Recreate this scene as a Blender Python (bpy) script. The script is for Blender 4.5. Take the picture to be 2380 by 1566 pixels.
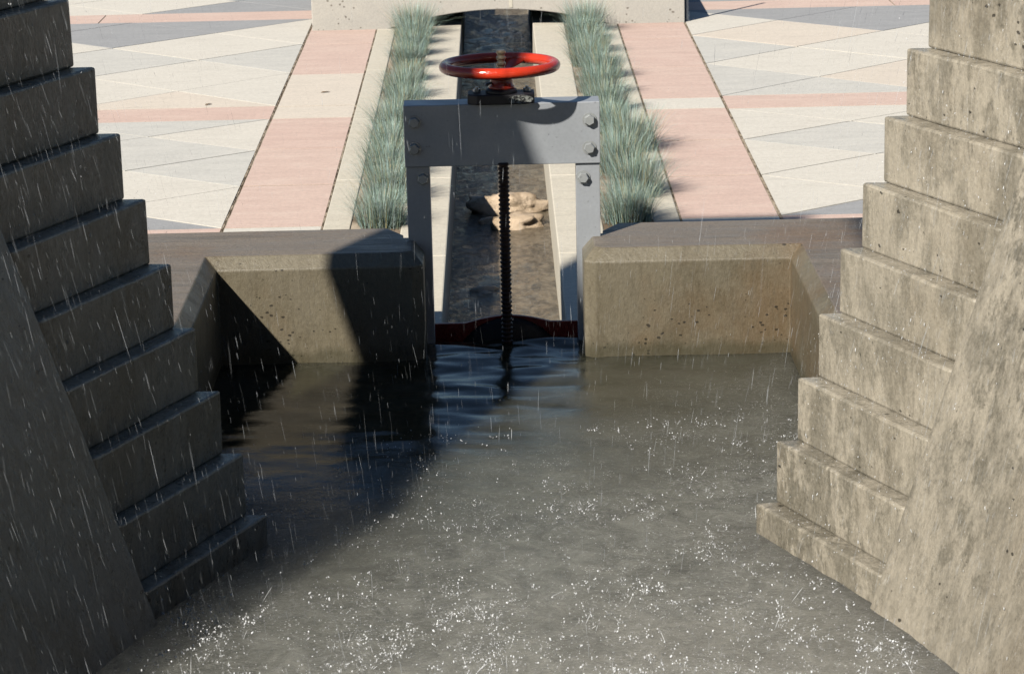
import bpy, bmesh, math, random
from mathutils import Vector, Matrix, noise
random.seed(7)
SC = bpy.context.scene
COL = SC.collection
for o in list(bpy.data.objects): bpy.data.objects.remove(o)

# ------------------------------------------------------------------ camera
F_PX, W_PX = 6000.0, 2380.0
CX, CY, VX, VY, SL = 1190.0, 783.0, 1134.0, -871.0, -0.023
yv = Vector((VX - CX, VY - CY, F_PX)).normalized()
e_ = -(yv.x + SL * yv.y) / yv.z
xv = Vector((1, SL, e_)).normalized()
zv = xv.cross(yv)
# rows of the world->camera (right, down, forward) matrix
right = Vector((xv.x, yv.x, zv.x)); down = Vector((xv.y, yv.y, zv.y)); fwd = Vector((xv.z, yv.z, zv.z))
CAMP = Vector((0, -11.35, 3.3))
cam = bpy.data.cameras.new('camera')
camo = bpy.data.objects.new('camera', cam); COL.objects.link(camo)
cam.lens = 36.0 * F_PX / W_PX; cam.sensor_width = 36; cam.clip_start = 0.1; cam.clip_end = 500
m = Matrix.Identity(4)
up = -down; bk = -fwd
for r in range(3):
    m[r][0] = right[r]; m[r][1] = up[r]; m[r][2] = bk[r]; m[r][3] = CAMP[r]
camo.matrix_world = m
cam.dof.use_dof = True; cam.dof.focus_distance = 12.0; cam.dof.aperture_fstop = 14.0
SC.camera = camo

# ------------------------------------------------------------------ light
KX, KY = 0.80, 1.02                   # metres a shadow moves right / away per metre of height
sunv = Vector((-KX, -KY, 1)).normalized()
elev = math.asin(sunv.z); 
world = bpy.data.worlds.new('World'); SC.world = world; world.use_nodes = True
wn = world.node_tree; bg = wn.nodes['Background']
sky = wn.nodes.new('ShaderNodeTexSky'); sky.sky_type = 'NISHITA'; sky.sun_disc = False
sky.sun_elevation = elev; sky.sun_rotation = math.atan2(sunv.x, sunv.y)
sky.air_density = 1.0; sky.dust_density = 0.1; sky.ozone_density = 3.5
wn.links.new(sky.outputs[0], bg.inputs[0]); bg.inputs[1].default_value = 0.05
sl = bpy.data.lights.new('sun', 'SUN'); sl.energy = 5.0; sl.angle = math.radians(0.9); sl.color = (1.0, 0.95, 0.86)
so = bpy.data.objects.new('sun', sl); COL.objects.link(so)
so.rotation_euler = sunv.to_track_quat('Z', 'Y').to_euler(); so.location = (-6, -8, 8)
vs = SC.view_settings; vs.view_transform = 'Standard'; vs.look = 'None'; vs.exposure = 0.38; vs.gamma = 1; vs.use_curve_mapping = False
SC.cycles.diffuse_bounces = 0; SC.cycles.glossy_bounces = 3; SC.cycles.max_bounces = 6

# ------------------------------------------------------------------ helpers
def tag(o, label=None, cat=None, group=None, kind=None):
    if label: o['label'] = label
    if cat: o['category'] = cat
    if group: o['group'] = group
    if kind: o['kind'] = kind
    return o
def empty(name, loc=(0, 0, 0)):
    o = bpy.data.objects.new(name, None); COL.objects.link(o); o.location = loc; o.empty_display_size = .1; return o
def obj(name, bm, mat, parent=None, bevel=0, smooth=False, seg=2):
    me = bpy.data.meshes.new(name); bmesh.ops.recalc_face_normals(bm, faces=bm.faces); bm.to_mesh(me); bm.free()
    o = bpy.data.objects.new(name, me); COL.objects.link(o)
    for mm in (mat if isinstance(mat, (list, tuple)) else [mat]): me.materials.append(mm)
    if parent:
        o.parent = parent; o.location = -Vector(parent.location)
    if smooth:
        for p in me.polygons: p.use_smooth = True
    if bevel:
        b = o.modifiers.new('bevel', 'BEVEL'); b.width = bevel; b.segments = seg; b.limit_method = 'ANGLE'; b.angle_limit = math.radians(30)
    return o
def rawobj(name, verts, faces, mat, cols=None, parent=None, smooth=False):
    me = bpy.data.meshes.new(name); me.from_pydata(verts, [], faces); me.update()
    if cols:
        ca = me.color_attributes.new('col', 'FLOAT_COLOR', 'POINT')
        flat = []
        for c in cols: flat += [c[0], c[1], c[2], 1]
        ca.data.foreach_set('color', flat)
    if smooth: me.polygons.foreach_set('use_smooth', [True] * len(me.polygons))
    me.materials.append(mat)
    o = bpy.data.objects.new(name, me); COL.objects.link(o)
    if parent: o.parent = parent; o.location = -Vector(parent.location)
    return o
def box(bm, x0, x1, y0, y1, z0, z1):
    v = [bm.verts.new(p) for p in ((x0,y0,z0),(x1,y0,z0),(x1,y1,z0),(x0,y1,z0),(x0,y0,z1),(x1,y0,z1),(x1,y1,z1),(x0,y1,z1))]
    for f in ((0,3,2,1),(4,5,6,7),(0,1,5,4),(1,2,6,5),(2,3,7,6),(3,0,4,7)): bm.faces.new([v[i] for i in f])
def prism(bm, poly0, z0, poly1, z1):
    a = [bm.verts.new((p[0], p[1], z0)) for p in poly0]; b = [bm.verts.new((p[0], p[1], z1)) for p in poly1]
    n = len(a); bm.faces.new(a[::-1]); bm.faces.new(b)
    for i in range(n): bm.faces.new((a[i], a[(i+1) % n], b[(i+1) % n], b[i]))
def lathe(bm, prof, c, axis='Z', seg=32, closed=False, ang0=0):
    rings = []
    for r, h in prof:
        ring = []
        for i in range(seg):
            a = ang0 + 2 * math.pi * i / seg
            if axis == 'Z': p = (c[0] + r*math.cos(a), c[1] + r*math.sin(a), c[2] + h)
            elif axis == 'Y': p = (c[0] + r*math.cos(a), c[1] + h, c[2] + r*math.sin(a))
            else: p = (c[0] + h, c[1] + r*math.cos(a), c[2] + r*math.sin(a))
            ring.append(bm.verts.new(p))
        rings.append(ring)
    n = len(rings)
    for k in range(n if closed else n - 1):
        A, B = rings[k], rings[(k+1) % n]
        for i in range(seg): bm.faces.new((A[i], A[(i+1) % seg], B[(i+1) % seg], B[i]))
    if not closed:
        bm.faces.new(rings[0]); bm.faces.new(rings[-1])
def tube(bm, pts, rads, seg=8):
    rings = []
    for i, p in enumerate(pts):
        p = Vector(p); d = (Vector(pts[min(i+1, len(pts)-1)]) - Vector(pts[max(i-1, 0)])).normalized()
        u = d.orthogonal().normalized(); v = d.cross(u)
        r = rads[i] if isinstance(rads, (list, tuple)) else rads
        rings.append([bm.verts.new(p + u*r*math.cos(2*math.pi*k/seg) + v*r*math.sin(2*math.pi*k/seg)) for k in range(seg)])
    for A, B in zip(rings, rings[1:]):
        for i in range(seg): bm.faces.new((A[i], A[(i+1) % seg], B[(i+1) % seg], B[i]))
    bm.faces.new(rings[0]); bm.faces.new(rings[-1])

# ------------------------------------------------------------------ materials
class NT:
    def __init__(s, name):
        s.m = bpy.data.materials.new(name); s.m.use_nodes = True; s.t = s.m.node_tree; s.b = s.t.nodes['Principled BSDF']; s.out = s.t.nodes['Material Output']
        s.tc = s.t.nodes.new('ShaderNodeTexCoord')
    def n(s, typ, **k):
        x = s.t.nodes.new(typ)
        for a, v in k.items(): setattr(x, a, v)
        return x
    def l(s, a, b): s.t.links.new(a, b)
    def mapped(s, scale=(1,1,1), src='Object', rot=(0,0,0)):
        mp = s.n('ShaderNodeMapping'); s.l(s.tc.outputs[src], mp.inputs[0]); mp.inputs['Scale'].default_value = scale; mp.inputs['Rotation'].default_value = rot; return mp.outputs[0]
    def noise(s, scale, detail=4, rough=.55, vec=None, dist=0):
        x = s.n('ShaderNodeTexNoise'); x.inputs['Scale'].default_value = scale; x.inputs['Detail'].default_value = detail
        x.inputs['Roughness'].default_value = rough; x.inputs['Distortion'].default_value = dist
        s.l(vec if vec else s.mapped(), x.inputs['Vector']); return x.outputs['Fac']
    def voro(s, scale, vec=None, feature='F1', rnd=1):
        x = s.n('ShaderNodeTexVoronoi', feature=feature); x.inputs['Scale'].default_value = scale; x.inputs['Randomness'].default_value = rnd
        s.l(vec if vec else s.mapped(), x.inputs['Vector']); return x.outputs['Distance']
    def ramp(s, fac, stops, interp='LINEAR'):
        x = s.n('ShaderNodeValToRGB'); x.color_ramp.interpolation = interp
        el = x.color_ramp.elements
        while len(el) < len(stops): el.new(.5)
        for e, (p, c) in zip(el, stops):
            e.position = p; e.color = (c, c, c, 1) if isinstance(c, (int, float)) else (*c, 1)
        s.l(fac, x.inputs[0]); return x.outputs['Color']
    def mix(s, fac, a, b, mode='MIX'):
        x = s.n('ShaderNodeMix', data_type='RGBA', blend_type=mode); x.clamp_factor = True
        for v, i in ((fac, 0), (a, 6), (b, 7)):
            if isinstance(v, (int, float)): x.inputs[i].default_value = v if i == 0 else (v, v, v, 1)
            elif isinstance(v, tuple): x.inputs[i].default_value = (*v, 1)
            else: s.l(v, x.inputs[i])
        return x.outputs[2]
    def math(s, op, a, b=0.0, c=None):
        x = s.n('ShaderNodeMath', operation=op)
        for i, v in enumerate((a, b) if c is None else (a, b, c)):
            if isinstance(v, (int, float)): x.inputs[i].default_value = v
            else: s.l(v, x.inputs[i])
        return x.outputs[0]
    def bump(s, h, strength, dist, prev=None):
        x = s.n('ShaderNodeBump'); x.inputs['Strength'].default_value = strength if isinstance(strength, (int, float)) else 1
        if not isinstance(strength, (int, float)): s.l(strength, x.inputs['Strength'])
        x.inputs['Distance'].default_value = dist; s.l(h, x.inputs['Height'])
        if prev: s.l(prev, x.inputs['Normal'])
        return x.outputs[0]
    def fin(s, col=None, rough=None, normal=None, metal=None, spec=None):
        for v, k in ((col, 'Base Color'), (rough, 'Roughness'), (metal, 'Metallic'), (spec, 'Specular IOR Level')):
            if v is None: continue
            if isinstance(v, (int, float)): s.b.inputs[k].default_value = v
            elif isinstance(v, tuple): s.b.inputs[k].default_value = (*v, 1)
            else: s.l(v, s.b.inputs[k])
        if normal: s.l(normal, s.b.inputs['Normal'])
        return s.m

def paving(name, base, dark, amount=.5):
    t = NT(name)
    big = t.noise(.9, 5, .6, t.mapped((1, 1.6, 1), rot=(0, 0, .4)))
    c = t.mix(t.ramp(big, [(.35, 0), (.7, 1)]), base, dark)
    c = t.mix(t.math('MULTIPLY', t.ramp(t.noise(6, 6, .7), [(.4, 0), (.75, 1)]), .35), c, tuple(x * .8 for x in base))
    gi = t.n('ShaderNodeNewGeometry')
    c = t.mix(t.math('MULTIPLY', gi.outputs['Random Per Island'], .8), c, dark)
    c = t.mix(t.ramp(gi.outputs['Random Per Island'], [(0, .14), (.5, 0), (1, 0)]), c, tuple(x*.62 for x in base))
    c = t.mix(t.math('MULTIPLY', t.ramp(t.noise(2.3, 7, .75, t.mapped((1, 3, 1))), [(.5, 0), (.7, 1)]), .3), c, tuple(x*.7 for x in dark))
    fine = t.noise(160, 2, .7)
    sm = t.noise(3.2, 8, .8, t.mapped((.7, 2.6, 1), rot=(0, 0, .06)))
    c = t.mix(.5, c, t.ramp(sm, [(.36, tuple(x * .62 for x in base)), (.5, base), (.64, tuple(min(1, x * 1.2) for x in dark))]))
    ag = t.noise(32, 8, .85)
    c = t.mix(.35, c, t.ramp(ag, [(.38, tuple(x * .45 for x in base)), (.62, tuple(min(1, x * 1.3) for x in base))]))
    c = t.mix(.35, c, t.ramp(fine, [(.3, tuple(x * .72 for x in base)), (.7, tuple(min(1, x * 1.12) for x in base))]))
    spot = t.ramp(t.voro(9), [(0, 1), (.035, 1), (.05, 0)])
    c = t.mix(t.math('MULTIPLY', spot, .4), c, (.16, .11, .08))
    return t.fin(c, .8, t.bump(fine, .25, .002), spec=.3)
M = {}
M['pink'] = paving('pink_slab', (.66, .475, .40), (.70, .60, .505))
M['cream'] = paving('cream_slab', (.71, .63, .53), (.69, .59, .49))
M['white'] = paving('white_slab', (.71, .66, .575), (.63, .60, .53))
M['pale'] = paving('pale_grey_slab', (.60, .58, .53), (.66, .62, .545))
M['grey'] = paving('grey_slab', (.36, .36, .36), (.42, .41, .40))
M['coping'] = paving('cream_coping_concrete', (.66, .60, .49), (.58, .54, .45))

def concrete_dry():
    t = NT('pitted_concrete')
    c = t.mix(t.ramp(t.noise(2.2, 6, .65), [(.3, 0), (.75, 1)]), (.56, .51, .44), (.44, .41, .37))
    c = t.mix(.3, c, t.ramp(t.noise(90, 3, .7), [(.3, (.36, .33, .30)), (.7, (.66, .61, .53))]))
    n1 = t.noise(5, 3, .6)
    thr = t.math('MULTIPLY', t.ramp(n1, [(.42, 0), (.62, 1)]), .24)
    pit = t.math('LESS_THAN', t.voro(24, t.mapped((1, 1, 1.2))), thr)
    c = t.mix(t.math('MULTIPLY', pit, .7), c, (.17, .14, .11))
    nb = t.bump(t.noise(60, 4, .7), .35, .004)
    return t.fin(c, .85, t.bump(t.math('MULTIPLY', pit, -1), 1, .01, nb), spec=.3)
M['dry'] = concrete_dry()

def concrete_wet(name, light, mid, dark, stain=(.20, .12, .05), rough=.3, streak=(4, 4, 1.5), lo=.44, hi=.60, pits=(15, .14), wet=.3, line=False):
    t = NT(name)
    mp = t.mapped(streak)
    s1 = t.noise(1.6, 9, .72, mp, .25)
    c = t.mix(t.ramp(s1, [(lo, 0), (hi, 1)]), light, mid)
    s2 = t.math('MULTIPLY', t.noise(3.4, 9, .78, mp, .3), t.math('ADD', t.noise(1.1, 3, .5), .5))
    c = t.mix(t.ramp(s2, [(.50, 0), (.60, 1)]), c, dark)
    c = t.mix(t.math('MULTIPLY', t.ramp(t.noise(1.3, 5, .6, t.mapped((1, 1, .8))), [(.50, 0), (.68, 1)]), .6), c, stain)
    c = t.mix(t.math('MULTIPLY', t.ramp(t.noise(.75, 5, .65, t.mapped((1, 1, .9))), [(.46, 0), (.60, 1)]), wet*1.1), c, mid)
    v = t.noise(11, 6, .8, t.mapped((3, 3, .5)))
    c = t.mix(t.math('MULTIPLY', t.ramp(v, [(.52, 0), (.66, 1)]), .55), c, tuple(x*.55 for x in mid))
    v2 = t.noise(17, 5, .75, t.mapped((3, 3, .4)))
    c = t.mix(t.math('MULTIPLY', t.ramp(v2, [(.60, 0), (.68, 1)]), wet), c, (.66, .65, .62))
    g = t.noise(60, 6, .85)
    c = t.mix(.32, c, t.ramp(g, [(.32, tuple(x*.35 for x in mid)), (.68, tuple(min(1, x*1.3) for x in light))]))
    pt = t.math('ADD', t.voro(pits[0], t.mapped((1, 1, 1.6))), t.math('MULTIPLY', t.math('SUBTRACT', t.noise(60, 3), .5), .35))
    pit = t.math('LESS_THAN', pt, t.math('MULTIPLY', t.ramp(t.noise(2.6, 3), [(.46, 0), (.62, 1)]), pits[1]))
    c = t.mix(t.math('MULTIPLY', pit, .85), c, (.02, .017, .012))
    if line:      # damp, stained tide line just above the water
        sp = t.n('ShaderNodeSeparateXYZ'); t.l(t.tc.outputs['Object'], sp.inputs[0])
        hz = t.math('ADD', sp.outputs[2], t.math('MULTIPLY', t.noise(6, 5, .7, t.mapped((1, 1, .2))), -.12))
        c = t.mix(t.math('MULTIPLY', t.ramp(hz, [(.045, 1), (.085, 0)]), .6), c, (.045, .042, .022))
    r = t.ramp(t.noise(5, 6, .75, mp), [(.3, rough * .6), (.7, rough * 1.7)])
    nb = t.bump(t.noise(28, 7, .75, t.mapped((1.6, 1.6, .7))), .6, .008)
    nb = t.bump(t.noise(5, 5, .6, mp), .4, .01, nb)
    return t.fin(c, r, t.bump(t.math('MULTIPLY', pit, -1), 1, .008, nb), spec=.55)
M['stair'] = concrete_wet('wet_algae_concrete', (.47, .415, .325), (.205, .183, .14), (.11, .099, .072), (.22, .175, .115), .26, (2.6, 2.6, 1.3), .46, .56)
M['pier'] = concrete_wet('wet_pier_concrete', (.42, .37, .29), (.20, .178, .138), (.085, .077, .055), (.21, .165, .11), .28, (4, 4, 2.2))
M['wall'] = concrete_wet('damp_wall_concrete', (.195, .168, .115), (.145, .122, .082), (.105, .086, .054), (.155, .082, .03), .40, (1.2, 1.2, .8), .35, .65, (27, .21), .08, True)
M['walltop'] = concrete_wet('damp_coping_concrete', (.235, .195, .155), (.19, .16, .13), (.15, .127, .10), (.20, .11, .05), .42, (.6, 4, 4), .35, .7, (15, .05), 0)

def galv(name, base, dark, rough=.42):
    t = NT(name)
    c = t.mix(t.ramp(t.noise(3, 5, .6), [(.3, 0), (.7, 1)]), base, dark)
    c = t.mix(.25, c, t.ramp(t.voro(70, feature='F1'), [(0, tuple(x*.85 for x in base)), (.8, tuple(x*1.15 for x in base))]))
    sp = t.ramp(t.noise(42, 3, .6), [(.68, 0), (.74, 1)])
    c = t.mix(t.math('MULTIPLY', sp, .5), c, (.06, .06, .065))
    return t.fin(c, t.ramp(t.noise(12, 4), [(.3, rough*.85), (.7, rough*1.2)]), t.bump(t.noise(55, 3), .12, .002), metal=.35, spec=.5)
M['steel'] = galv('galvanised_steel', (.43, .45, .475), (.34, .36, .385))
M['bolt'] = galv('zinc_bolt', (.42, .44, .44), (.30, .31, .31), .3)

def paint(name, col, dk, rough=.16):
    t = NT(name)
    c = t.mix(t.ramp(t.noise(14, 5, .65), [(.5, 0), (.75, 1)]), col, dk)
    chips = t.ramp(t.noise(48, 4, .7), [(.65, 0), (.69, 1)])
    c = t.mix(t.math('MULTIPLY', chips, .7), c, (.045, .012, .008))
    drop = t.voro(120); h = t.ramp(drop, [(0, 1), (.3, .6), (.45, 0)])
    return t.fin(c, rough, t.bump(h, .35, .002, t.bump(t.noise(26, 3), .2, .004)), spec=.6)
M['red'] = paint('red_enamel', (.60, .042, .014), (.42, .030, .012))
M['darkred'] = paint('dull_red_paint', (.26, .022, .014), (.13, .015, .011), .35)
def plain(name, col, rough, metal=0, sc=40, amp=.3, spec=.5):
    t = NT(name)
    c = t.mix(amp, col, t.ramp(t.noise(sc, 5, .7), [(.3, tuple(x*.3 for x in col)), (.7, tuple(min(1, x*2.0) for x in col))]))
    return t.fin(c, rough, t.bump(t.noise(sc*1.5, 4), .4, .003), metal=metal, spec=spec)
M['black'] = plain('black_painted_iron', (.016, .015, .018), .5)
M['disc'] = plain('black_rubber_seal', (.006, .006, .009), .55, 0, 40, .3, .25)
t = NT('worn_cast_iron')
c = t.mix(t.ramp(t.noise(75, 4, .7), [(.46, 0), (.54, 1)]), (.26, .27, .25), (.018, .018, .018)); M['worn'] = t.fin(c, .5, t.bump(t.noise(75, 4, .7), .5, .003))
M['stem'] = plain('greased_steel_screw', (.022, .010, .008), .45, .3)
M['brass'] = plain('wet_bronze_screw', (.24, .19, .13), .3, .4)
M['soil'] = plain('brown_soil', (.20, .145, .09), .95, 0, 60, .6, .1)
t = NT('dirty_joint'); jn = t.ramp(t.noise(7, 6, .8, t.mapped((1, 1, 1))), [(.44, 0), (.56, 1)])
M['joint'] = t.fin(t.mix(jn, (.10, .075, .05), (.42, .34, .25)), .95, spec=.1)
t = NT('mortar_bed'); jn = t.ramp(t.noise(2.2, 6, .7), [(.40, 0), (.60, 1)])
M['ground'] = t.fin(t.mix(jn, (.17, .125, .085), (.50, .42, .32)), .95, spec=.1)
M['silt'] = plain('channel_silt', (.05, .045, .035), .9, 0, 12, .5, .2)
t = NT('wet_creek_stone')
c = t.mix(t.ramp(t.noise(4, 6, .7), [(.46, 0), (.70, 1)]), (.60, .46, .32), (.24, .16, .08))
M['stone'] = t.fin(c, .35, t.bump(t.noise(18, 8, .75), .8, .025), spec=.6)
t = NT('fescue_blades'); a = t.n('ShaderNodeVertexColor'); a.layer_name = 'col'
M['grass'] = t.fin(a.outputs[0], .5, spec=.3)
tr = t.n('ShaderNodeBsdfTranslucent'); t.l(a.outputs[0], tr.inputs[0]); mx = t.n('ShaderNodeMixShader'); mx.inputs[0].default_value = .22
t.l(t.b.outputs[0], mx.inputs[1]); t.l(tr.outputs[0], mx.inputs[2]); t.l(mx.outputs[0], t.out.inputs[0])
t.b.inputs['Subsurface Weight'].default_value = 0
t = NT('dry_leaf'); M['leaf'] = t.fin((.16, .09, .035), .6)

def pool_water():
    t = NT('pool_water')
    sep = t.n('ShaderNodeSeparateXYZ'); t.l(t.tc.outputs['Object'], sep.inputs[0])
    x, y = sep.outputs[0], sep.outputs[1]
    # churned near the falling water (towards -y), calm near the gate
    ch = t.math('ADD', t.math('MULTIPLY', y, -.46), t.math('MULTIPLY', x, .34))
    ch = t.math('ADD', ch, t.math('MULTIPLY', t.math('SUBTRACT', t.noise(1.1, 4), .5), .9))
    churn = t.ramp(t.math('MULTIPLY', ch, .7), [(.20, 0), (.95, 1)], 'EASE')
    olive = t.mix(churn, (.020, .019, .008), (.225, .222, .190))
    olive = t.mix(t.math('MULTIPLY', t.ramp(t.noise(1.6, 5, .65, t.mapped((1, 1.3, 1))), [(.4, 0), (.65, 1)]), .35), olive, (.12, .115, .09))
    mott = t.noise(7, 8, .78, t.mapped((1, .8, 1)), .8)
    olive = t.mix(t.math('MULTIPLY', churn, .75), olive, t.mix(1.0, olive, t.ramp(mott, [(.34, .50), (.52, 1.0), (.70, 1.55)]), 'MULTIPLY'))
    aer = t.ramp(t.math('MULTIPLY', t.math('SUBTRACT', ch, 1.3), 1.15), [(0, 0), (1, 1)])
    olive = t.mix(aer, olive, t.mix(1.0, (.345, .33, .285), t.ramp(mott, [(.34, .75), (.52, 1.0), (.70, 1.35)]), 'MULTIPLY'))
    foam = t.ramp(t.noise(46, 8, .82, t.mapped((1, .8, 1)), .8), [(.54, 0), (.64, 1)])
    foam = t.math('MULTIPLY', t.math('MULTIPLY', foam, churn), t.ramp(t.noise(3.4, 6, .75), [(.42, .08), (.68, .80)]))
    dots = t.math('LESS_THAN', t.voro(75, t.mapped((1, .8, 1))), t.math('MULTIPLY', t.ramp(t.noise(5, 5, .7), [(.42, 0), (.75, 1)]), .34))
    foam = t.math('MAXIMUM', foam, t.math('MULTIPLY', dots, churn))
    col = t.mix(foam, olive, (.66, .65, .62))
    w1 = t.noise(2.6, 2, .45, t.mapped((.7, 2.6, 1), rot=(0, 0, .10)), .5)
    w2 = t.noise(8, 3, .5, t.mapped((1, 3.0, 1)), .5)
    w3 = t.noise(26, 6, .72, t.mapped((1, 1.5, 1)), .6)
    rings = t.n('ShaderNodeTexVoronoi'); rings.inputs['Scale'].default_value = 9; t.l(t.mapped(), rings.inputs['Vector'])
    rg = t.math('MULTIPLY', t.math('SINE', t.math('MULTIPLY', rings.outputs['Distance'], 42)), t.ramp(rings.outputs['Distance'], [(.05, 1), (.5, 0)]))
    b = t.bump(w2, .3, .002)
    b = t.bump(w3, t.math('ADD', .04, t.math('MULTIPLY', churn, .9)), .03, b)
    b = t.bump(rg, t.math('MULTIPLY', churn, .6), .004, b)
    r = t.math('ADD', .02, t.math('MULTIPLY', churn, .25))
    t.b.inputs['IOR'].default_value = 1.33
    t.b.subsurface_method = 'BURLEY'; t.b.inputs['Subsurface Weight'].default_value = 1.0
    t.b.inputs['Subsurface Radius'].default_value = (1, 1, 1)
    t.l(t.math('ADD', .12, t.math('MULTIPLY', churn, 1.1)), t.b.inputs['Subsurface Scale'])
    return t.fin(col, r, b)
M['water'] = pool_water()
t = NT('channel_water')
w = t.noise(4, 6, .65, t.mapped((3, 1.6, 1), rot=(0, 0, .25)), 1.4); w2 = t.noise(17, 6, .75, t.mapped((1.8, 1.5, 1), rot=(0, 0, .5)), 1.0)
cc = t.mix(t.ramp(w, [(.40, 0), (.60, 1)]), (.20, .157, .105), (.085, .066, .044))
fl = t.ramp(w2, [(.52, 0), (.68, 1)])
cc = t.mix(t.math('MULTIPLY', fl, .55), cc, (.34, .30, .23))
t.b.inputs['IOR'].default_value = 1.33
M['cwater'] = t.fin(cc, .05, t.bump(w2, .6, .02))
t = NT('falling_water'); t.b.inputs['IOR'].default_value = 1.33
gi = t.n('ShaderNodeNewGeometry'); t.l(t.ramp(gi.outputs['Random Per Island'], [(.35, 0.08), (1, 0.5)]), t.b.inputs['Alpha'])
M['drop'] = t.fin((.80, .84, .88), .15, spec=.8)
t = NT('splash_water'); t.b.inputs['IOR'].default_value = 1.33
gi = t.n('ShaderNodeNewGeometry'); t.l(t.ramp(gi.outputs['Random Per Island'], [(.35, .08), (1, .85)]), t.b.inputs['Alpha'])
M['splash'] = t.fin((.93, .94, .95), .1, spec=1)

# ------------------------------------------------------------------ ground and plaza
X0 = 0.0
CW = .305                                # half width of channel
bm = bmesh.new()
for x0, x1 in ((-60, -CW - .02), (CW + .02, 60)): box(bm, x0, x1, .25, 90, -.5, -.0045)
box(bm, -60, 60, -40, .25, -.5, -.012)
tag(obj('ground', bm, M['ground']), kind='structure')

def clip(poly, a, b, c):                 # keep a*x+b*y<=c
    out = []
    for i in range(len(poly)):
        p, q = poly[i], poly[(i+1) % len(poly)]
        dp, dq = a*p[0]+b*p[1]-c, a*q[0]+b*q[1]-c
        if dp <= 0: out.append(p)
        if dp*dq < 0:
            s = dp/(dp-dq); out.append((p[0]+s*(q[0]-p[0]), p[1]+s*(q[1]-p[1])))
    return out
def inset(poly, g):
    n = len(poly); A = sum(poly[i][0]*poly[(i+1) % n][1]-poly[(i+1) % n][0]*poly[i][1] for i in range(n))
    if abs(A) < 2e-3: return []
    if A < 0: poly = poly[::-1]
    out = list(poly)
    for i in range(n):
        p, q = poly[i], poly[(i+1) % n]; dx, dy = q[0]-p[0], q[1]-p[1]; L = math.hypot(dx, dy)
        if L < 1e-5: continue
        nx, ny = dy/L, -dx/L                # outward normal for ccw
        out = clip(out, nx, ny, nx*p[0]+ny*p[1]-g)
        if len(out) < 3: return []
    return out
SL_B = {k: bmesh.new() for k in ('pink', 'cream', 'white', 'pale', 'grey')}
def slab(kind, poly, g=.003):
    poly = inset(poly, g)
    if len(poly) < 3: return
    dz = random.uniform(-.001, .0012)
    prism(SL_B[kind], poly, -.03, poly, dz)
rr = random.Random(11)
XB = 1.59                                # outer edge of the pink band
# the two bands beside the channel
def bandrows(sgn, rows):
    for y0, y1, k in rows: slab(k, [(sgn*1.021, y0), (sgn*(XB+.009), y0), (sgn*(XB+.009), y1), (sgn*1.021, y1)], .012)
bandrows(-1, [(.5, 1.9, 'pink'), (1.9, 2.62, 'pink'), (2.62, 3.1, 'white'), (3.1, 4.25, 'pink'), (4.25, 5.4, 'pink'), (5.4, 6.5, 'pink'), (6.5, 6.97, 'cream'), (6.97, 8.34, 'cream'), (8.34, 9.82, 'pink'), (9.82, 12.2, 'pink'), (12.2, 14, 'pink')])
bandrows(1, [(.5, 1.9, 'pink'), (1.9, 2.8, 'pink'), (2.8, 3.09, 'white'), (3.09, 4.25, 'pink'), (4.25, 5.38, 'pink'), (5.38, 6.53, 'pink'), (6.53, 6.95, 'white'), (6.95, 8.3, 'pink'), (8.3, 9.7, 'pink'), (9.7, 12.2, 'pink'), (12.2, 14, 'pink')])
# triangular lattice fields between pink stripes
def field(sgn, ya, yb, n, cols, far):
    h = (yb - ya) / n; dx = .79
    def X(i): return sgn * (XB + .012 + dx * i)
    x = 0
    for i in range(0, 16):
        xa, xb = X(i), X(i+1)
        # nodes at even columns: ya + k*h ; odd columns: ya+(k+.5)*h
        off0 = 0 if i % 2 == 0 else .5; off1 = .5 - off0
        for k in range(-1, n + 1):
            tri1 = [(xa, ya+(k+off0)*h), (xa, ya+(k+1+off0)*h), (xb, ya+(k+off0+.5)*h)]
            tri2 = [(xb, ya+(k+off1)*h), (xb, ya+(k+1+off1)*h), (xa, ya+(k+off1+.5)*h)]
            yield_cells.append((tri1, i, k, off0, 0)); yield_cells.append((tri2, i, k, off1, 1))
def run_field(sgn, ya, yb, n, pick):
    h = (yb - ya) / n; dx = .79
    X = lambda i: sgn * (XB + .012 + dx * i)
    # diamonds centred on (column c, row half index j): left node, right node, top and bottom
    for c in range(0, 15):
        for j in range(0, 2*n + 1):
            if (j + c) % 2 == 0: continue       # nodes live where (j+c) even
            cy = ya + j*h/2
            poly = [(X(c-1) if c else X(0), cy), (X(c), cy - h/2), (X(c+1), cy), (X(c), cy + h/2)]
            if c == 0: poly = poly[1:]
            poly = clip(poly, 0, -1, -ya); poly = clip(poly, 0, 1, yb) if poly else poly
            if len(poly) < 3: continue
            # each diamond may itself be split down its middle
            slab(pick(c, j, n), poly, .0065)
def pick_low(c, j, n):
    if j == 0: return 'grey'
    return rr.choice(('white', 'white', 'pale', 'white', 'pale'))
def pick_up(c, j, n):
    if j >= 2*n: return 'grey'
    if j >= 2*n - 1: return 'grey' if c > 0 else 'white'
    return rr.choice(('white', 'white', 'cream', 'white', 'white', 'pale'))
def pick_far(c, j, n):
    return rr.choice(('white', 'grey', 'grey', 'pale')) if j < 3 else rr.choice(('white', 'pale'))
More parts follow.
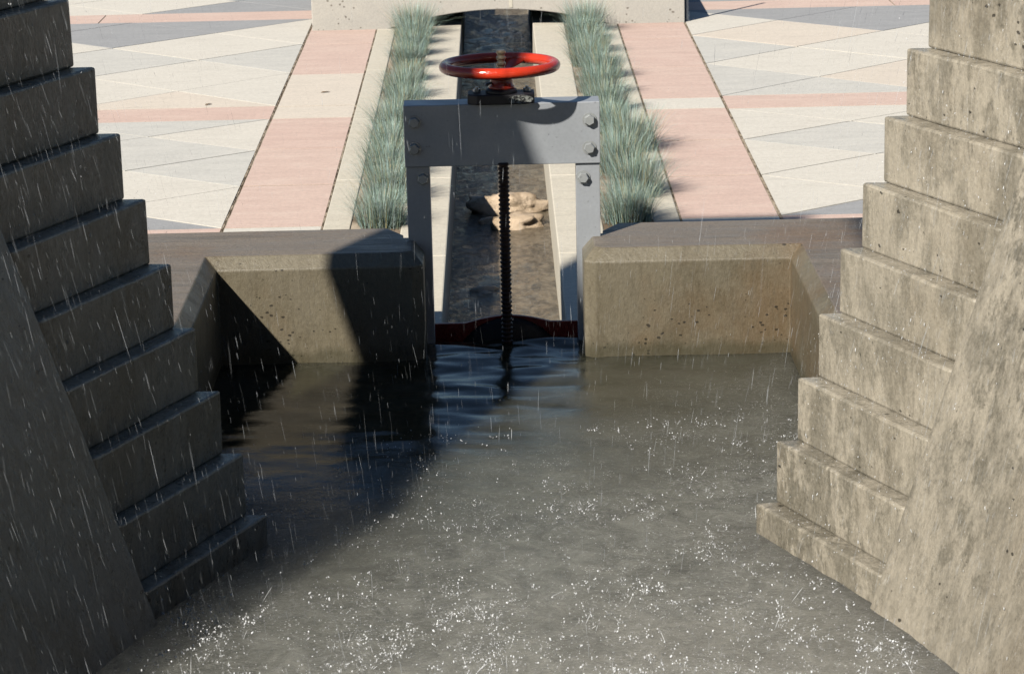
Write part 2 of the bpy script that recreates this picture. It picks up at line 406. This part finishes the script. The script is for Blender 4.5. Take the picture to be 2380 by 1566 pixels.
for sgn in (-1, 1):
    run_field(sgn, 3.1, 6.5, 3, pick_low)
    run_field(sgn, 7.0, 11.27, 3, pick_up)
    run_field(sgn, 11.78, 16.05, 3, pick_far)
    run_field(sgn, -.8, 2.6, 3, pick_low)
    for y0, y1 in ((2.6, 3.1), (6.5, 7.0), (11.27, 11.78), (16.05, 16.56)):
        x = XB + .012
        for L in (1.9, 2.6, 2.6, 2.6, 2.6): slab('pink', [(sgn*x, y0), (sgn*(x+L), y0), (sgn*(x+L), y1), (sgn*x, y1)], .006); x += L
for y0 in (16.6, 18.6, 20.6, 22.6, 24.6):
    for i in range(-9, 9): slab(rr.choice(('white', 'pale', 'grey', 'pink')), [(i*1.5, y0), (i*1.5+1.5, y0), (i*1.5+1.5, y0+2), (i*1.5, y0+2)])
plz = bmesh.new()
names = {'pink': 'pink', 'cream': 'cream', 'white': 'white', 'pale': 'pale', 'grey': 'grey'}
allv, allf, mats, mi = [], [], [], []
for k, b in SL_B.items():
    off = len(allv); b.verts.index_update(); allv += [v.co[:] for v in b.verts]
    for f in b.faces: allf.append([v.index + off for v in f.verts]); mi.append(len(mats))
    mats.append(M[k]); b.free()
me = bpy.data.meshes.new('plaza_paving'); me.from_pydata(allv, [], allf); me.update()
for mm in mats: me.materials.append(mm)
me.polygons.foreach_set('material_index', mi)
po = bpy.data.objects.new('plaza_paving', me); COL.objects.link(po); tag(po, kind='structure')
bm = bmesh.new(); bmesh.ops.recalc_face_normals
b2 = bmesh.new(); b2.from_mesh(me); bmesh.ops.recalc_face_normals(b2, faces=b2.faces); b2.to_mesh(me); b2.free(); bm.free(); plz.free()

# joint sheets (dirt between the bands and the fields)
bm = bmesh.new()
for s in (-1, 1):
    for x in (1.027, 1.601):
        y = .4
        while y < 14:
            y2 = y + rr.uniform(.08, .4); a, b = rr.uniform(.002, .007), rr.uniform(.002, .007)
            box(bm, s*x-a, s*x+b, y, y2, -.02, -.002 + rr.uniform(0, .001)); y = y2 + .002
tag(obj('paving_joint', bm, M['joint']), kind='structure')

# channel: side walls + coping strips, planting beds
bm = bmesh.new()
box(bm, -CW-.02, CW+.02, .3, 40, -.75, -.62)
tag(obj('channel_floor', bm, M['silt']), kind='structure')
for s in (-1, 1):
    side = 'left' if s < 0 else 'right'
    root = empty('channel_coping', (s*.4, 3, 0))
    bm = bmesh.new(); ys = [.42, 2.3, 4.35, 6.4, 8.45, 10.5, 14, 18, 24, 32]
    for a, b in zip(ys, ys[1:]): box(bm, *sorted((s*CW, s*.575)), a + .002, b - .002, -.62, 0.003)
    obj('inner_kerb', bm, M['coping'], root, .008)
    bm = bmesh.new()
    for a, b in zip(ys, ys[1:]): box(bm, *sorted((s*.865, s*1.02)), a + .002, b - .002, -.3, 0.003)
    obj('outer_kerb', bm, M['coping'], root, .006)
    bm = bmesh.new(); box(bm, *sorted((s*.576, s*.864)), .42, 32, -.3, -.035)
    obj('planting_bed', bm, M['soil'], root)
    tag(root, 'cream concrete kerbs and planting strip along the %s side of the channel' % side, 'kerb', 'kerbed planting strips')

# ------------------------------------------------------------------ pool
ZW = .067
HW = .565
bm = bmesh.new(); box(bm, -2.2, 2.2, -9, .35, -.3, -.01)
tag(obj('pool_floor', bm, M['silt']), kind='structure')
def sheet(name, x0, x1, ys, dx, zf, mat):
    nx = int(round((x1-x0)/dx)); V, Fc = [], []
    for y in ys:
        for i in range(nx+1):
            x = x0 + (x1-x0)*i/nx; V.append((x, y, zf(x, y)))
    for k in range(len(ys)-1):
        for i in range(nx):
            a = k*(nx+1)+i; Fc.append((a, a+1, a+nx+2, a+nx+1))
    return tag(rawobj(name, V, Fc, mat, smooth=True), kind='structure')
def N3(x, y, z=0): return noise.noise(Vector((x, y, z)))
def pool_z(x, y):
    calm = math.exp(-max(0, -y)*.38)
    w = .0042*N3(x*1.5 + .5*y, y*4.6, 1) + .0022*N3(x*3.1, y*8.5 + x*1.2, 5) + .0010*N3(x*7 - y, y*15, 9)
    c = .0050*N3(x*7, y*9, 3) + .0026*N3(x*19, y*22, 7)
    g = math.exp(-((x - .02)/.55)**2)*math.exp(-max(0, -y)/1.1)
    return ZW + w*(.35 + .9*calm + 4.6*g) + c*(1 - calm)
def chan_z(x, y):
    return -.36 + .012*N3(x*3.5 + y*.6, y*2.4, 2) + .008*N3(x*7 - y*1.5, y*5, 4) + .0035*N3(x*17, y*12, 6)
ys = [.33 - .02*i for i in range(0, 300)] + [-5.66 - .06*i for i in range(1, 48)]
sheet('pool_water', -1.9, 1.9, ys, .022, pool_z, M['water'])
ys = [.36 + .024*i for i in range(0, 560)] + [13.8 + .3*i for i in range(1, 80)]
sheet('channel_water', -CW, CW, ys, .02, chan_z, M['cwater'])

def pool_wall(s, label):
    ch = .055
    def loop(i, z):       # plan outline of the L-shaped wall, i = inset of chamfer on the pool side
        xi, xe = .365 + i*.9, 1.3 + i           # opening end, side-wall inner face
        pts = [(xi, i+.04), (xi+.05, i), (xe, i), (xe, -2.6), (1.95, -2.6), (1.95, .55), (.545, .55), (.465, .40), (.465, .345), (xi, .345)]
        if i: pts[0] = (xi, i + .03)
        return [(s*x + .005, y) for x, y in pts]
    bm = bmesh.new()
    prism(bm, loop(0, 0), -.25, loop(0, 0), HW - ch)
    # chamfer band on top
    a = loop(0, 0); b = loop(ch, 0); n = len(a)
    va = [bm.verts.new((x, y, HW - ch + .0005)) for x, y in a]; vb = [bm.verts.new((x, y, HW)) for x, y in b]
    for i in range(n): bm.faces.new((va[i], va[(i+1) % n], vb[(i+1) % n], vb[i]))
    f = bm.faces.new(vb)
    bmesh.ops.remove_doubles(bm, verts=bm.verts, dist=.001)
    # drop the hidden cap between body and chamfer
    for fc in list(bm.faces):
        if abs(fc.calc_center_median().z - (HW - ch)) < .002 and abs(fc.normal.z) > .9: bm.faces.remove(fc)
    for fc in bm.faces: fc.normal_update()
    o = obj('pool_wall', bm, [M['wall'], M['walltop']], None, .006)
    for p in o.data.polygons:
        if p.normal.z > .95 and p.center.z > .5: p.material_index = 1
    tag(o, label, 'wall', 'low concrete walls round the pool')
    return o
pool_wall(-1, 'low damp concrete pool wall left of the sluice gate, partly in shadow')
pool_wall(1, 'low damp concrete pool wall right of the sluice gate, in full sun')

# ------------------------------------------------------------------ footbridge
br = empty('footbridge', (0, 11.7, 0))
bm = bmesh.new()
yF, yB = 10.56, 13.0
out = [(-1.575, -.02), (-1.0, -.02)]
for i in range(21):
    t_ = -1 + 2*i/20; out.append((t_*1.0 + .02, -.02 + .165*(1 - t_*t_)))
out += [(1.60, -.02), (1.60, .30), (-1.575, .30)]
va = [bm.verts.new((x, yF, z)) for x, z in out]; vb = [bm.verts.new((x, yB, z)) for x, z in out]
bm.faces.new(va); bm.faces.new(vb)
for i in range(len(out)): bm.faces.new((va[i], va[(i+1) % len(out)], vb[(i+1) % len(out)], vb[i]))
bmesh.ops.remove_doubles(bm, verts=bm.verts, dist=.001)
obj('deck', bm, M['dry'], br, .008)
bm = bmesh.new(); box(bm, .105, .135, yF - .004, yF + .004, .16, .29); obj('joint_strip', bm, M['coping'], br)
bm = bmesh.new(); tube(bm, [(1.622, 10.64, -.02), (1.622, 10.64, .95)], .016, 10); obj('rail_post', bm, M['steel'], br)
tag(br, 'pale pitted concrete footbridge slab arching over the narrow channel', 'footbridge')

# ------------------------------------------------------------------ stones in the channel
def stone(name, c, r, seed, label, squash=(1, 1, 1), rot=0):
    bm = bmesh.new(); bmesh.ops.create_icosphere(bm, subdivisions=4, radius=1)
    R = Matrix.Rotation(rot, 3, 'Z')
    for v in bm.verts:
        p = v.co.copy(); q = p*1.3 + Vector((seed, seed*.7, 0))
        d = 1 + .38*noise.noise(q) + .20*noise.noise(q*2.3) + .07*noise.noise(q*6)
        # facets
        for k in range(5):
            n_ = Vector((math.sin(k*2.4+seed), math.cos(k*1.7+seed*2), math.sin(k*3.1+seed*3))).normalized()
            dd = p.normalized().dot(n_)
            if dd > .62: d *= 1 - (dd-.62)*.55
        p = p*d; p = Vector((p.x*squash[0], p.y*squash[1], p.z*squash[2]))*r
        v.co = R @ p + Vector(c)
    o = obj(name, bm, M['stone'], smooth=True); tag(o, label, 'stone', 'stones lying in the channel'); return o
stone('creek_stone', (.03, 5.0, -.35), .25, 3.1, 'long pale stone at the back lying across the channel water', (1.15, .55, .42), .02)
stone('creek_stone', (.10, 4.55, -.37), .17, 8.4, 'rounded wet tan stone in front of the long pale one', (1.15, .8, .55), .2)
stone('creek_stone', (-.07, 4.66, -.39), .12, 5.2, 'small low stone at the water edge in the channel, left of the gate screw', (1.2, .8, .5), .5)
stone('creek_stone', (-.13, 2.95, -.43), .14, 6.6, 'sunken dark stone under the channel water nearest the gate', (1.2, .8, .6), .5)

# ------------------------------------------------------------------ blue fescue
PAL = [(.30, .43, .37), (.36, .50, .44), (.43, .56, .52), (.18, .27, .20), (.54, .64, .60), (.14, .20, .125), (.40, .47, .33)]
STR = [(.58, .48, .27), (.40, .34, .17)]
def tuft(x, y, r, hgt, nb, seed, label, straw=.10):
    rnd = random.Random(seed); V, Fc, C = [], [], []
    root = (x, y, -.035)
    for i in range(nb):
        a = rnd.uniform(0, 2*math.pi); lean = abs(rnd.gauss(0, .58)); lean = min(lean, 1.4)
        L = hgt*rnd.uniform(.75, 1.25)*(1 + .15*lean); br_ = rnd.uniform(0, .54)*r
        bx, by = math.cos(a + rnd.uniform(-.5, .5))*br_, math.sin(a + rnd.uniform(-.5, .5))*br_
        w = rnd.uniform(.0013, .0023)
        dirh = Vector((math.cos(a), math.sin(a), 0)); side = Vector((-math.sin(a), math.cos(a), 0))
        tw = rnd.uniform(0, math.pi); side = (side*math.cos(tw) + Vector((0, 0, 1))*math.sin(tw)*.3 + dirh*math.sin(tw)*.6).normalized()
        dead = rnd.random() < straw
        col = rnd.choice(STR if dead else PAL); k = rnd.uniform(.8, 1.2); col = tuple(c_*k for c_ in col)
        p = Vector((x + bx, y + by, -.03)); th = lean*.45 + .05; th1 = lean*1.25 + rnd.uniform(0, .35); base = len(V); S = 4
        for s_ in range(S + 1):
            f_ = s_/S; ww = w*(1 - f_*.85)
            V.append((p - side*ww)[:]); V.append((p + side*ww)[:])
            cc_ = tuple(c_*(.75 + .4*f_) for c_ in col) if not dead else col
            C.append(cc_); C.append(cc_)
            an = th + (th1 - th)*f_
            p = p + (dirh*math.sin(an) + Vector((0, 0, 1))*math.cos(an))*(L/S)
        for s_ in range(S): Fc.append((base+2*s_, base+2*s_+1, base+2*s_+3, base+2*s_+2))
    o = rawobj('fescue_tuft', [(v[0]-x, v[1]-y, v[2]+.035) for v in V], Fc, M['grass'], C); o.location = root
    tag(o, label, 'grass', 'blue fescue tufts edging the channel'); return o
ordn = ['nearest the pool wall', 'second from the pool wall', 'third from the pool wall', 'fourth from the pool wall', 'fifth from the pool wall', 'sixth from the pool wall', 'seventh from the pool wall', 'eighth from the pool wall', 'ninth from the pool wall', 'tenth from the pool wall', 'eleventh from the pool wall', 'at the foot of the footbridge']
LT = [(-.69, 3.10, .25, .26), (-.66, 3.75, .27, .29), (-.70, 4.45, .25, .28), (-.70, 5.15, .26, .27), (-.70, 5.85, .24, .27), (-.66, 6.55, .25, .26), (-.69, 7.25, .23, .25), (-.66, 7.95, .18, .19), (-.70, 8.6, .21, .23), (-.68, 9.15, .21, .24), (-.69, 9.7, .22, .25), (-.70, 10.2, .26, .31)]
RT = [(.72, 3.05, .25, .26), (.80, 3.75, .28, .30), (.74, 4.45, .27, .30), (.84, 5.1, .30, .32), (.72, 5.8, .22, .25), (.76, 6.5, .24, .25), (.74, 7.2, .24, .26), (.78, 7.9, .24, .26), (.70, 8.5, .23, .25), (.76, 9.1, .23, .24), (.70, 9.7, .23, .24), (.74, 10.2, .27, .31)]
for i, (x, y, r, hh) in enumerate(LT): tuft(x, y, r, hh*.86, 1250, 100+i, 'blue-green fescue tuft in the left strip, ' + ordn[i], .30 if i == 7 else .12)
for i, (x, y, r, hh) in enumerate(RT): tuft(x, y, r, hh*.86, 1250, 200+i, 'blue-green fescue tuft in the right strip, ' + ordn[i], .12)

# ------------------------------------------------------------------ sluice gate
GY = .27
gate = empty('sluice_gate', (.01, GY, 0))
def hexbolt(x, z, y, name='bolt', parent=gate, r=.026):
    rnd = random.uniform(0, 1)
    bm = bmesh.new(); lathe(bm, [(r*1.25, 0), (r*1.25, -.004)], (x, y, z), 'Y', 20)
    lathe(bm, [(r, -.004), (r, -.020), (r*.86, -.025)], (x, y - .0005, z), 'Y', 6, ang0=rnd)
    return obj(name, bm, M['bolt'], parent)
bm = bmesh.new()
box(bm, -.437, .459, GY, GY+.012, .912, 1.197)          # front plate
box(bm, -.437, .459, GY+.012, GY+.15, 1.183, 1.1965)    # top flange
box(bm, -.437, .459, GY+.012, GY+.15, .912, .925)       # bottom flange
obj('crossbeam', bm, M['steel'], gate, .003)
for xa, xb in ((-.433, -.325), (.347, .456)):
    bm = bmesh.new(); box(bm, xa, xb, GY+.013, GY+.024, -.05, 1.182)
    xi = xb - .01 if xa < 0 else xa
    box(bm, xi, xi+.01, GY+.024, GY+.12, -.05, .911)
    p_ = obj('post', bm, M['steel'], gate, .002)
for x, z in ((-.389, 1.12), (-.392, .998), (.411, 1.115), (.409, .985)): hexbolt(x, z, GY)
for x, z in ((-.357, .855), (.379, .845), (-.385, .80)):
    if z == .80: continue
    hexbolt(x, z, GY+.013)
# base casting
bx, by = .012, GY + .035
bm = bmesh.new()
prism(bm, [(-.143+.0, by-.045), (-.10, by-.075), (.12, by-.075), (.163, by-.045), (.163, by+.06), (-.143, by+.06)], 1.198, [(-.143, by-.045), (-.10, by-.075), (.12, by-.075), (.163, by-.045), (.163, by+.06), (-.143, by+.06)], 1.245)
obj('base_casting', bm, M['black'], gate, .006)
bm = bmesh.new(); lathe(bm, [(.072, .0), (.072, .012), (.06, .02)], (bx, by, 1.2452), 'Z', 28)
obj('flange', bm, M['black'], gate, .002)
# worn lozenge lug on the casting front
bm = bmesh.new()
pts = []
for i in range(24):
    a = 2*math.pi*i/24; pts.append((.098 + .058*math.cos(a), 1.222 + .020*math.sin(a)))
va = [bm.verts.new((x, by-.072 + .25*max(0, x-.12), z)) for x, z in pts]; vb = [bm.verts.new((x, by-.084 + .25*max(0, x-.12), z)) for x, z in pts]
bm.faces.new(va); bm.faces.new(vb)
for i in range(24): bm.faces.new((va[i], va[(i+1) % 24], vb[(i+1) % 24], vb[i]))
lg = obj('lug', bm, M['worn'], gate); lg['label'] = 'worn bare grey metal lug'
for dx in (-.105, .125):
    bm = bmesh.new(); lathe(bm, [(.018, 0), (.018, .014)], (dx + .005, by+.01, 1.2455), 'Z', 6); lathe(bm, [(.008, .0142), (.008, .024)], (dx + .005, by+.01, 1.2455), 'Z', 10)
    obj('nut', bm, M['bolt'], gate)
bm = bmesh.new(); lathe(bm, [(.060, 0), (.060, .012), (.052, .02), (.052, .07), (.056, .075), (.04, .085)], (bx+.003, by, 1.262), 'Z', 28)
pd = obj('pedestal', bm, M['red'], gate, 0, True)
for p in pd.data.polygons: p.use_smooth = len(p.vertices) == 4
bm = bmesh.new(); tube(bm, [(bx-.045, by-.02, 1.292), (bx-.072, by-.045, 1.285)], [.006, .008], 8); obj('grease_nipple', bm, M['bolt'], gate)
# handwheel
hw = empty('handwheel', (bx-.005, by-.035, 1.372)); hw.parent = gate; hw.location = Vector((bx-.005, by-.035, 1.372)) - gate.location
hc = Vector((bx-.005, by-.035, 1.372))
def hobj(name, bm, mat, smooth=True):
    o = obj(name, bm, mat, None, 0, smooth); o.parent = hw; 
    for v in o.data.vertices: v.co -= hc
    return o
bm = bmesh.new(); R0, r0 = .250, .0265
lathe(bm, [(R0 + r0*math.cos(a), r0*math.sin(a)*.95) for a in [2*math.pi*k/16 for k in range(16)]], hc, 'Z', 96, closed=True)
hobj('rim', bm, M['red'])
bm = bmesh.new(); lathe(bm, [(.030, -.065), (.050, -.06), (.056, -.045), (.050, -.03), (.022, -.026)], hc, 'Z', 32); hobj('hub', bm, M['red'])
for k in range(3):
    a = math.radians(70 + 120*k); bm = bmesh.new(); n_ = 10
    d = Vector((math.cos(a), math.sin(a), 0)); s_ = Vector((-d.y, d.x, 0)); rings = []
    for i in range(n_+1):
        f_ = i/n_; rr_ = .04 + f_*.20; w_ = .042 - .014*math.sin(f_*math.pi) + .012*max(0, f_-.7)/.3; h_ = .011
        zz = -.038 + .038*f_*f_*f_
        c_ = hc + d*rr_ + Vector((0, 0, zz)) + s_*(.018*math.sin(f_*math.pi))
        ring = []
        for q in range(10):
            b_ = 2*math.pi*q/10; ring.append(bm.verts.new(c_ + s_*w_*math.cos(b_) + Vector((0, 0, h_*math.sin(b_)))))
        rings.append(ring)
    for A, B in zip(rings, rings[1:]):
        for q in range(10): bm.faces.new((A[q], A[(q+1) % 10], B[(q+1) % 10], B[q]))
    bm.faces.new(rings[0]); bm.faces.new(rings[-1]); hobj('spoke', bm, M['red'])
hw.rotation_euler = (math.radians(-1.0), math.radians(0), 0)
# screw
def screw(z0, z1, r, pitch, amp, mat, name, seg=14):
    bm = bmesh.new(); prof = []; z = z0
    while z < z1:
        prof += [(r - amp, z), (r, z + pitch*.25), (r, z + pitch*.5), (r - amp, z + pitch*.75)]; z += pitch
    lathe(bm, prof, (bx+.002, by-.03, 0), 'Z', seg); o = obj(name, bm, mat, gate); return o
screw(-.1, .911, .0265, .021, .0055, M['stem'], 'gate_screw')
tp = screw(1.345, 1.436, .022, .026, .005, M['brass'], 'screw_top', 20); tp['label'] = 'bronze threaded end standing above the handwheel'
# gate leaf
bm = bmesh.new()
LY, LZ = .45, .118
outl = [(-.345, -.2), (.358, -.2), (.358, LZ), (.222, LZ)]
for i in range(17):
    a = i/16; xx = .222 - a*.404; outl.append((xx, LZ + .034*math.sin(math.pi*a)**1.0))
outl += [(-.345, LZ)]
va = [bm.verts.new((x, LY, z)) for x, z in outl]; vb = [bm.verts.new((x, LY+.02, z)) for x, z in outl]
bm.faces.new(va); bm.faces.new(vb)
for i in range(len(outl)): bm.faces.new((va[i], va[(i+1) % len(outl)], vb[(i+1) % len(outl)], vb[i]))
bmesh.ops.remove_doubles(bm, verts=bm.verts, dist=.001)
leaf = obj('gate_leaf', bm, M['darkred'], gate, .002)
bm = bmesh.new(); prof = []
Rd = .262; zc = LZ + .024 - .262
for k in range(9):
    a = k/8*math.pi/2; prof.append((Rd*math.cos(a)*.999 + .001, -.07*math.sin(a)))
lathe(bm, prof, (.02, LY-.0005, zc), 'Y', 64)
o = obj('domed_disc', bm, M['disc'], gate, 0, True)
tag(gate, 'grey steel sluice gate frame with red handwheel and threaded screw', 'sluice gate')

# ------------------------------------------------------------------ stepped concrete piers
RISE, RUN = .2375, .0745
def pier(s, label, top, near=2.4):
    root = empty('stepped_pier', (s*1.3, -3, ZW)); x0 = .012
    def FX(z): return .894 + (z - .182)/RISE*RUN         # outward x of the far corner envelope
    def pl(pts): return [(x0 + s*x, y) for x, y in pts]
    n_lo = -1
    YF = -2.4
    def poly(xf, xo=None):
        xo = xf if xo is None else xo
        return pl([(xf, YF), (xf+.337, YF-.76), (xf+.55, YF-.90), (xo+.97, YF-.8), (xo+.97, YF)])
    upper = bmesh.new(); k = -1
    while True:
        zt = .182 + k*RISE; zb = zt - RISE
        if zb > top: break
        xf = FX(zt)
        if k <= 8:
            bm = bmesh.new(); P = poly(xf); zl = zb - (.2 if k < 0 else 0)
            prism(bm, poly(xf, FX(zl)), zl, P, zt)
            bmesh.ops.subdivide_edges(bm, edges=[e for e in bm.edges if e.calc_length() > .4], cuts=12)
            for v in bm.verts:
                v.co.x += .004*noise.noise(v.co*7); v.co.z += .003*noise.noise(v.co*9 + Vector((3, 1, 2))) if v.co.z > zb + .05 else 0
            obj('step', bm, M['stair'], root, .009)
        else:
            P = poly(xf); prism(upper, poly(xf, FX(zb)), zb + .0005, P, zt)
        k += 1
    obj('upper_steps', upper, M['stair'], root, .006)
    # leaning smooth pier
    def pp(z):
        xf = FX(z); nx, ny = xf + .337, YF - .76
        pts = [(nx, ny)]
        for q in range(1, 9):
            f_ = q/8; q_ = 1.25*f_; pts.append((nx + .43*q_ - .13*q_*q_, ny - q_))
        pts += [(nx + .9, ny - 1.6), (nx + 1.1, ny - .2), (nx + .4, ny + .03)]
        return pl(pts)
    bm = bmesh.new(); zs = [-.2 + i*((near + .2)/14) for i in range(15)]; rings = []
    for z in zs: rings.append([bm.verts.new((x + .006*noise.noise(Vector((x*4, y*4, z*3))), y, z)) for x, y in pp(z)])
    n = len(rings[0])
    for A, B in zip(rings, rings[1:]):
        for i in range(n): bm.faces.new((A[i], A[(i+1) % n], B[(i+1) % n], B[i]))
    bm.faces.new(rings[0]); bm.faces.new(rings[-1])
    o = obj('pier_face', bm, M['pier'], root, .03, seg=4)
    tag(root, label, 'stepped pier', 'stepped concrete piers in the pool'); return root
pier(-1, 'dark shaded stepped concrete pier rising out of the pool at left', 5.2)
pier(1, 'sunlit stepped concrete pier with water running down it at right', 7.5, 6.0)  # upper part raised out of view to keep sky light off the left pier
# unseen trough slab and rear walls, added under the right pier to cut sky light
rp = [o for o in bpy.data.objects if o.name.startswith('stepped_pier')][-1]
bm = bmesh.new(); box(bm, -2.35, 3.6, -5.6, -2.72, 5.55, 5.8)
for a in ((-2.35, 3.6, -5.6, -5.45), (-2.35, 3.6, -2.87, -2.72)): box(bm, *a, 5.8005, 6.1)
box(bm, 3.0, 3.3, -22, -4.7, -.2, 9.5); box(bm, -5, 3.0, -22, -21.7, -.2, 9.5)
obj('sky_blocker', bm, M['stair'], rp, .01)

# ------------------------------------------------------------------ falling water and splashes
class Blob:
    def __init__(s): s.V, s.F = [], []
    def drop(s, p, r, stretch=1.0, d=Vector((0, 0, 1))):
        b = len(s.V); d = d.normalized(); u = d.orthogonal().normalized(); v = d.cross(u); p = Vector(p)
        s.V.append((p + d*r*stretch)[:])
        for h, q in ((.45, .88), (-.45, .88)):
            for i in range(6):
                a = i*math.pi/3; s.V.append((p + d*r*stretch*h + (u*math.cos(a) + v*math.sin(a))*r*q)[:])
        s.V.append((p - d*r*stretch)[:])
        for i in range(6):
            j = (i+1) % 6; s.F.append((b, b+1+i, b+1+j)); s.F.append((b+1+i, b+7+i, b+7+j, b+1+j)); s.F.append((b+13, b+7+j, b+7+i))
rnd = random.Random(5)
fall = Blob()
def in_pier(x, y, z):
    xf = .894 + (z - .182)/RISE*RUN; ax = abs(x - .012)
    if y > -2.35: return False
    if y > -3.16: return ax > xf + .337*(-2.4 - y)/.76 - .02
    return ax > xf + .337 + .3*(-3.16 - y)/1.25 - .03
cnt = 0
while cnt < 12000:
    y = rnd.uniform(-6.5, -.6); x = rnd.uniform(-1.9, 1.9); z = rnd.uniform(ZW + .02, 3.0)
    if in_pier(x, y, z): continue
    side = abs(x)
    if rnd.random() > (.10 if (side < 1.0 and z > .9) else .25 + .75*min(1, side/1.0)): continue
    if abs(x) < .5*(y + 11.35)*.36 and z > 1.9 and y > -2.2: continue
    L = rnd.expovariate(1/.017) + .003; r = rnd.choice((.00015, .0002, .0002, .00025, .0003, .0005)) * rnd.uniform(.8, 1.3)
    tilt = -.22*x/1.2 + rnd.gauss(0, .05)
    fall.drop((x, y, z), r, L/r, Vector((-tilt, 0, 1)))
    cnt += 1
o = rawobj('falling_water', fall.V, fall.F, M['drop'], smooth=True); tag(o, kind='stuff', label='thin falling drops of water between the two stepped piers', cat='water')
spl = Blob()
def churn(x, y): return max(0, min(1, (-.42*y + .30*x + .1)/1.35 - .25 + max(0, -2.9 - y)*.35 + max(0, -3.1-y)*1.3*max(0, .2-x) + .5*noise.noise(Vector((x*1.3, y*1.3, 0)))))
cnt = 0
while cnt < 17000:
    y = rnd.uniform(-5.6, -.8); x = rnd.uniform(-1.8, 1.8)
    if in_pier(x, y, ZW): continue
    if rnd.random() > churn(x, y)**(1 if x < -.2 else 1.6)*(1 if y < -2.9 else .6)*max(0, min(1, .45 + 1.9*noise.noise(Vector((x*4.5, y*4.5, 2))) + .9*noise.noise(Vector((x*13, y*13, 4))))): continue
    h = abs(rnd.gauss(0, .03)); r = rnd.choice((.0004, .0005, .0006, .0007, .0008, .001, .0014, .0024)) * rnd.uniform(.7, 1.3)
    spl.drop((x, y, ZW + h), r*(1.25 if y < -2.8 else 1), rnd.uniform(.8, 2.0), Vector((rnd.gauss(0, .9), rnd.gauss(0, .9), 1)))
    cnt += 1
cnt = 0
while cnt < 2100:                         # little splashes: an irregular burst of short jets and beads
    y = rnd.uniform(-5.4, -1.0); x = rnd.uniform(-1.8, 1.8)
    if in_pier(x, y, ZW) or rnd.random() > churn(x, y)**1.5*max(0, min(1, .4 + 2*noise.noise(Vector((x*3.5, y*3.5, 8))))): continue
    R = rnd.uniform(.002, .016); H = (abs(rnd.gauss(0, .02)) + .006)*(1.5 if y < -2.9 else 1) + (rnd.uniform(.02, .06) if rnd.random() < .06 else 0); lean_ = Vector((rnd.gauss(0, .4), rnd.gauss(0, .4), 0))
    for i in range(rnd.randint(2, 9)):
        a = rnd.uniform(0, 6.283); q = rnd.random()
        d = Vector((math.cos(a)*q, math.sin(a)*q, .6 + rnd.random())) + lean_; L = H*rnd.uniform(.2, 1)
        b = Vector((x + math.cos(a)*R*rnd.random(), y + math.sin(a)*R*rnd.random(), ZW))
        if rnd.random() < .22: spl.drop(b + d.normalized()*L*.5, rnd.uniform(.0005, .0012), L*.5/.001, d)
        spl.drop(b + d.normalized()*L*rnd.uniform(.8, 1.9), rnd.uniform(.0007, .0028)*(1.25 if y < -2.9 else 1), rnd.uniform(1, 1.6), d)
    cnt += 1
# spray where water strikes the treads of both piers
for s in (-1, 1):
    for k in range(0, 10):
        zt = .182 + k*RISE; xf = .894 + k*RUN
        for i in range(90 if s > 0 else 45):
            f_ = rnd.random(); x = xf + .337*f_ + rnd.uniform(-.05, .07); y = -2.4 - .76*f_
            spl.drop((.012 + s*x, y - rnd.uniform(0, .04), zt + rnd.expovariate(28)), rnd.uniform(.0005, .0015), rnd.uniform(1, 4), Vector((rnd.gauss(0, .5), rnd.gauss(0, .5), 1)))
# beads bouncing off the risers and the smooth pier sides
for i in range(2600):
    s_ = rnd.choice((-1, 1, 1)); z = rnd.uniform(.1, 2.2); k = math.ceil((z - .182)/RISE); xf = .894 + k*RUN; f_ = rnd.random()
    if rnd.random() < .6: x, y = xf + .337*f_ - abs(rnd.gauss(0, .02)) - .002, -2.4 - .76*f_
    else:
        q_ = rnd.random()*1.2; x = .894 + (z - .182)/RISE*RUN + .337 + .43*q_ - .13*q_*q_ - abs(rnd.gauss(0, .02)) - .004; y = -3.16 - q_
    if noise.noise(Vector((x*5, y*5, z*3))) < -.1: continue
    spl.drop((.012 + s_*x, y, z), rnd.choice((.0004, .0005, .0007, .001, .0018)), rnd.uniform(1, 5), Vector((rnd.gauss(0, .25), rnd.gauss(0, .25), 1)))
o = rawobj('water_splash', spl.V, spl.F, M['splash'], smooth=True); tag(o, kind='stuff', label='sparkling splash drops where the falling water hits the pool', cat='water')

# small dry leaves
for i, (x, y, rz) in enumerate(((-1.28, 7.5, .4), (-2.1, 7.1, 1.0))):
    bm = bmesh.new(); pts = [(-.035, 0, .004), (-.015, .010, .009), (.015, .009, .007), (.04, 0, .005), (.012, -.009, .010), (-.016, -.008, .006)]
    bm.faces.new([bm.verts.new(p) for p in pts]); r_ = bmesh.ops.extrude_face_region(bm, geom=bm.faces[:]); 
    for g in r_['geom']:
        if isinstance(g, bmesh.types.BMVert): g.co.z += .0015
    o = obj('dry_leaf', bm, M['leaf']); o.location = (x, y, 0); o.rotation_euler.z = rz
    tag(o, ('small dry brown leaf on the cream slab left of the channel', 'tiny dry leaf on the pink stripe of the left paving')[i], 'leaf')
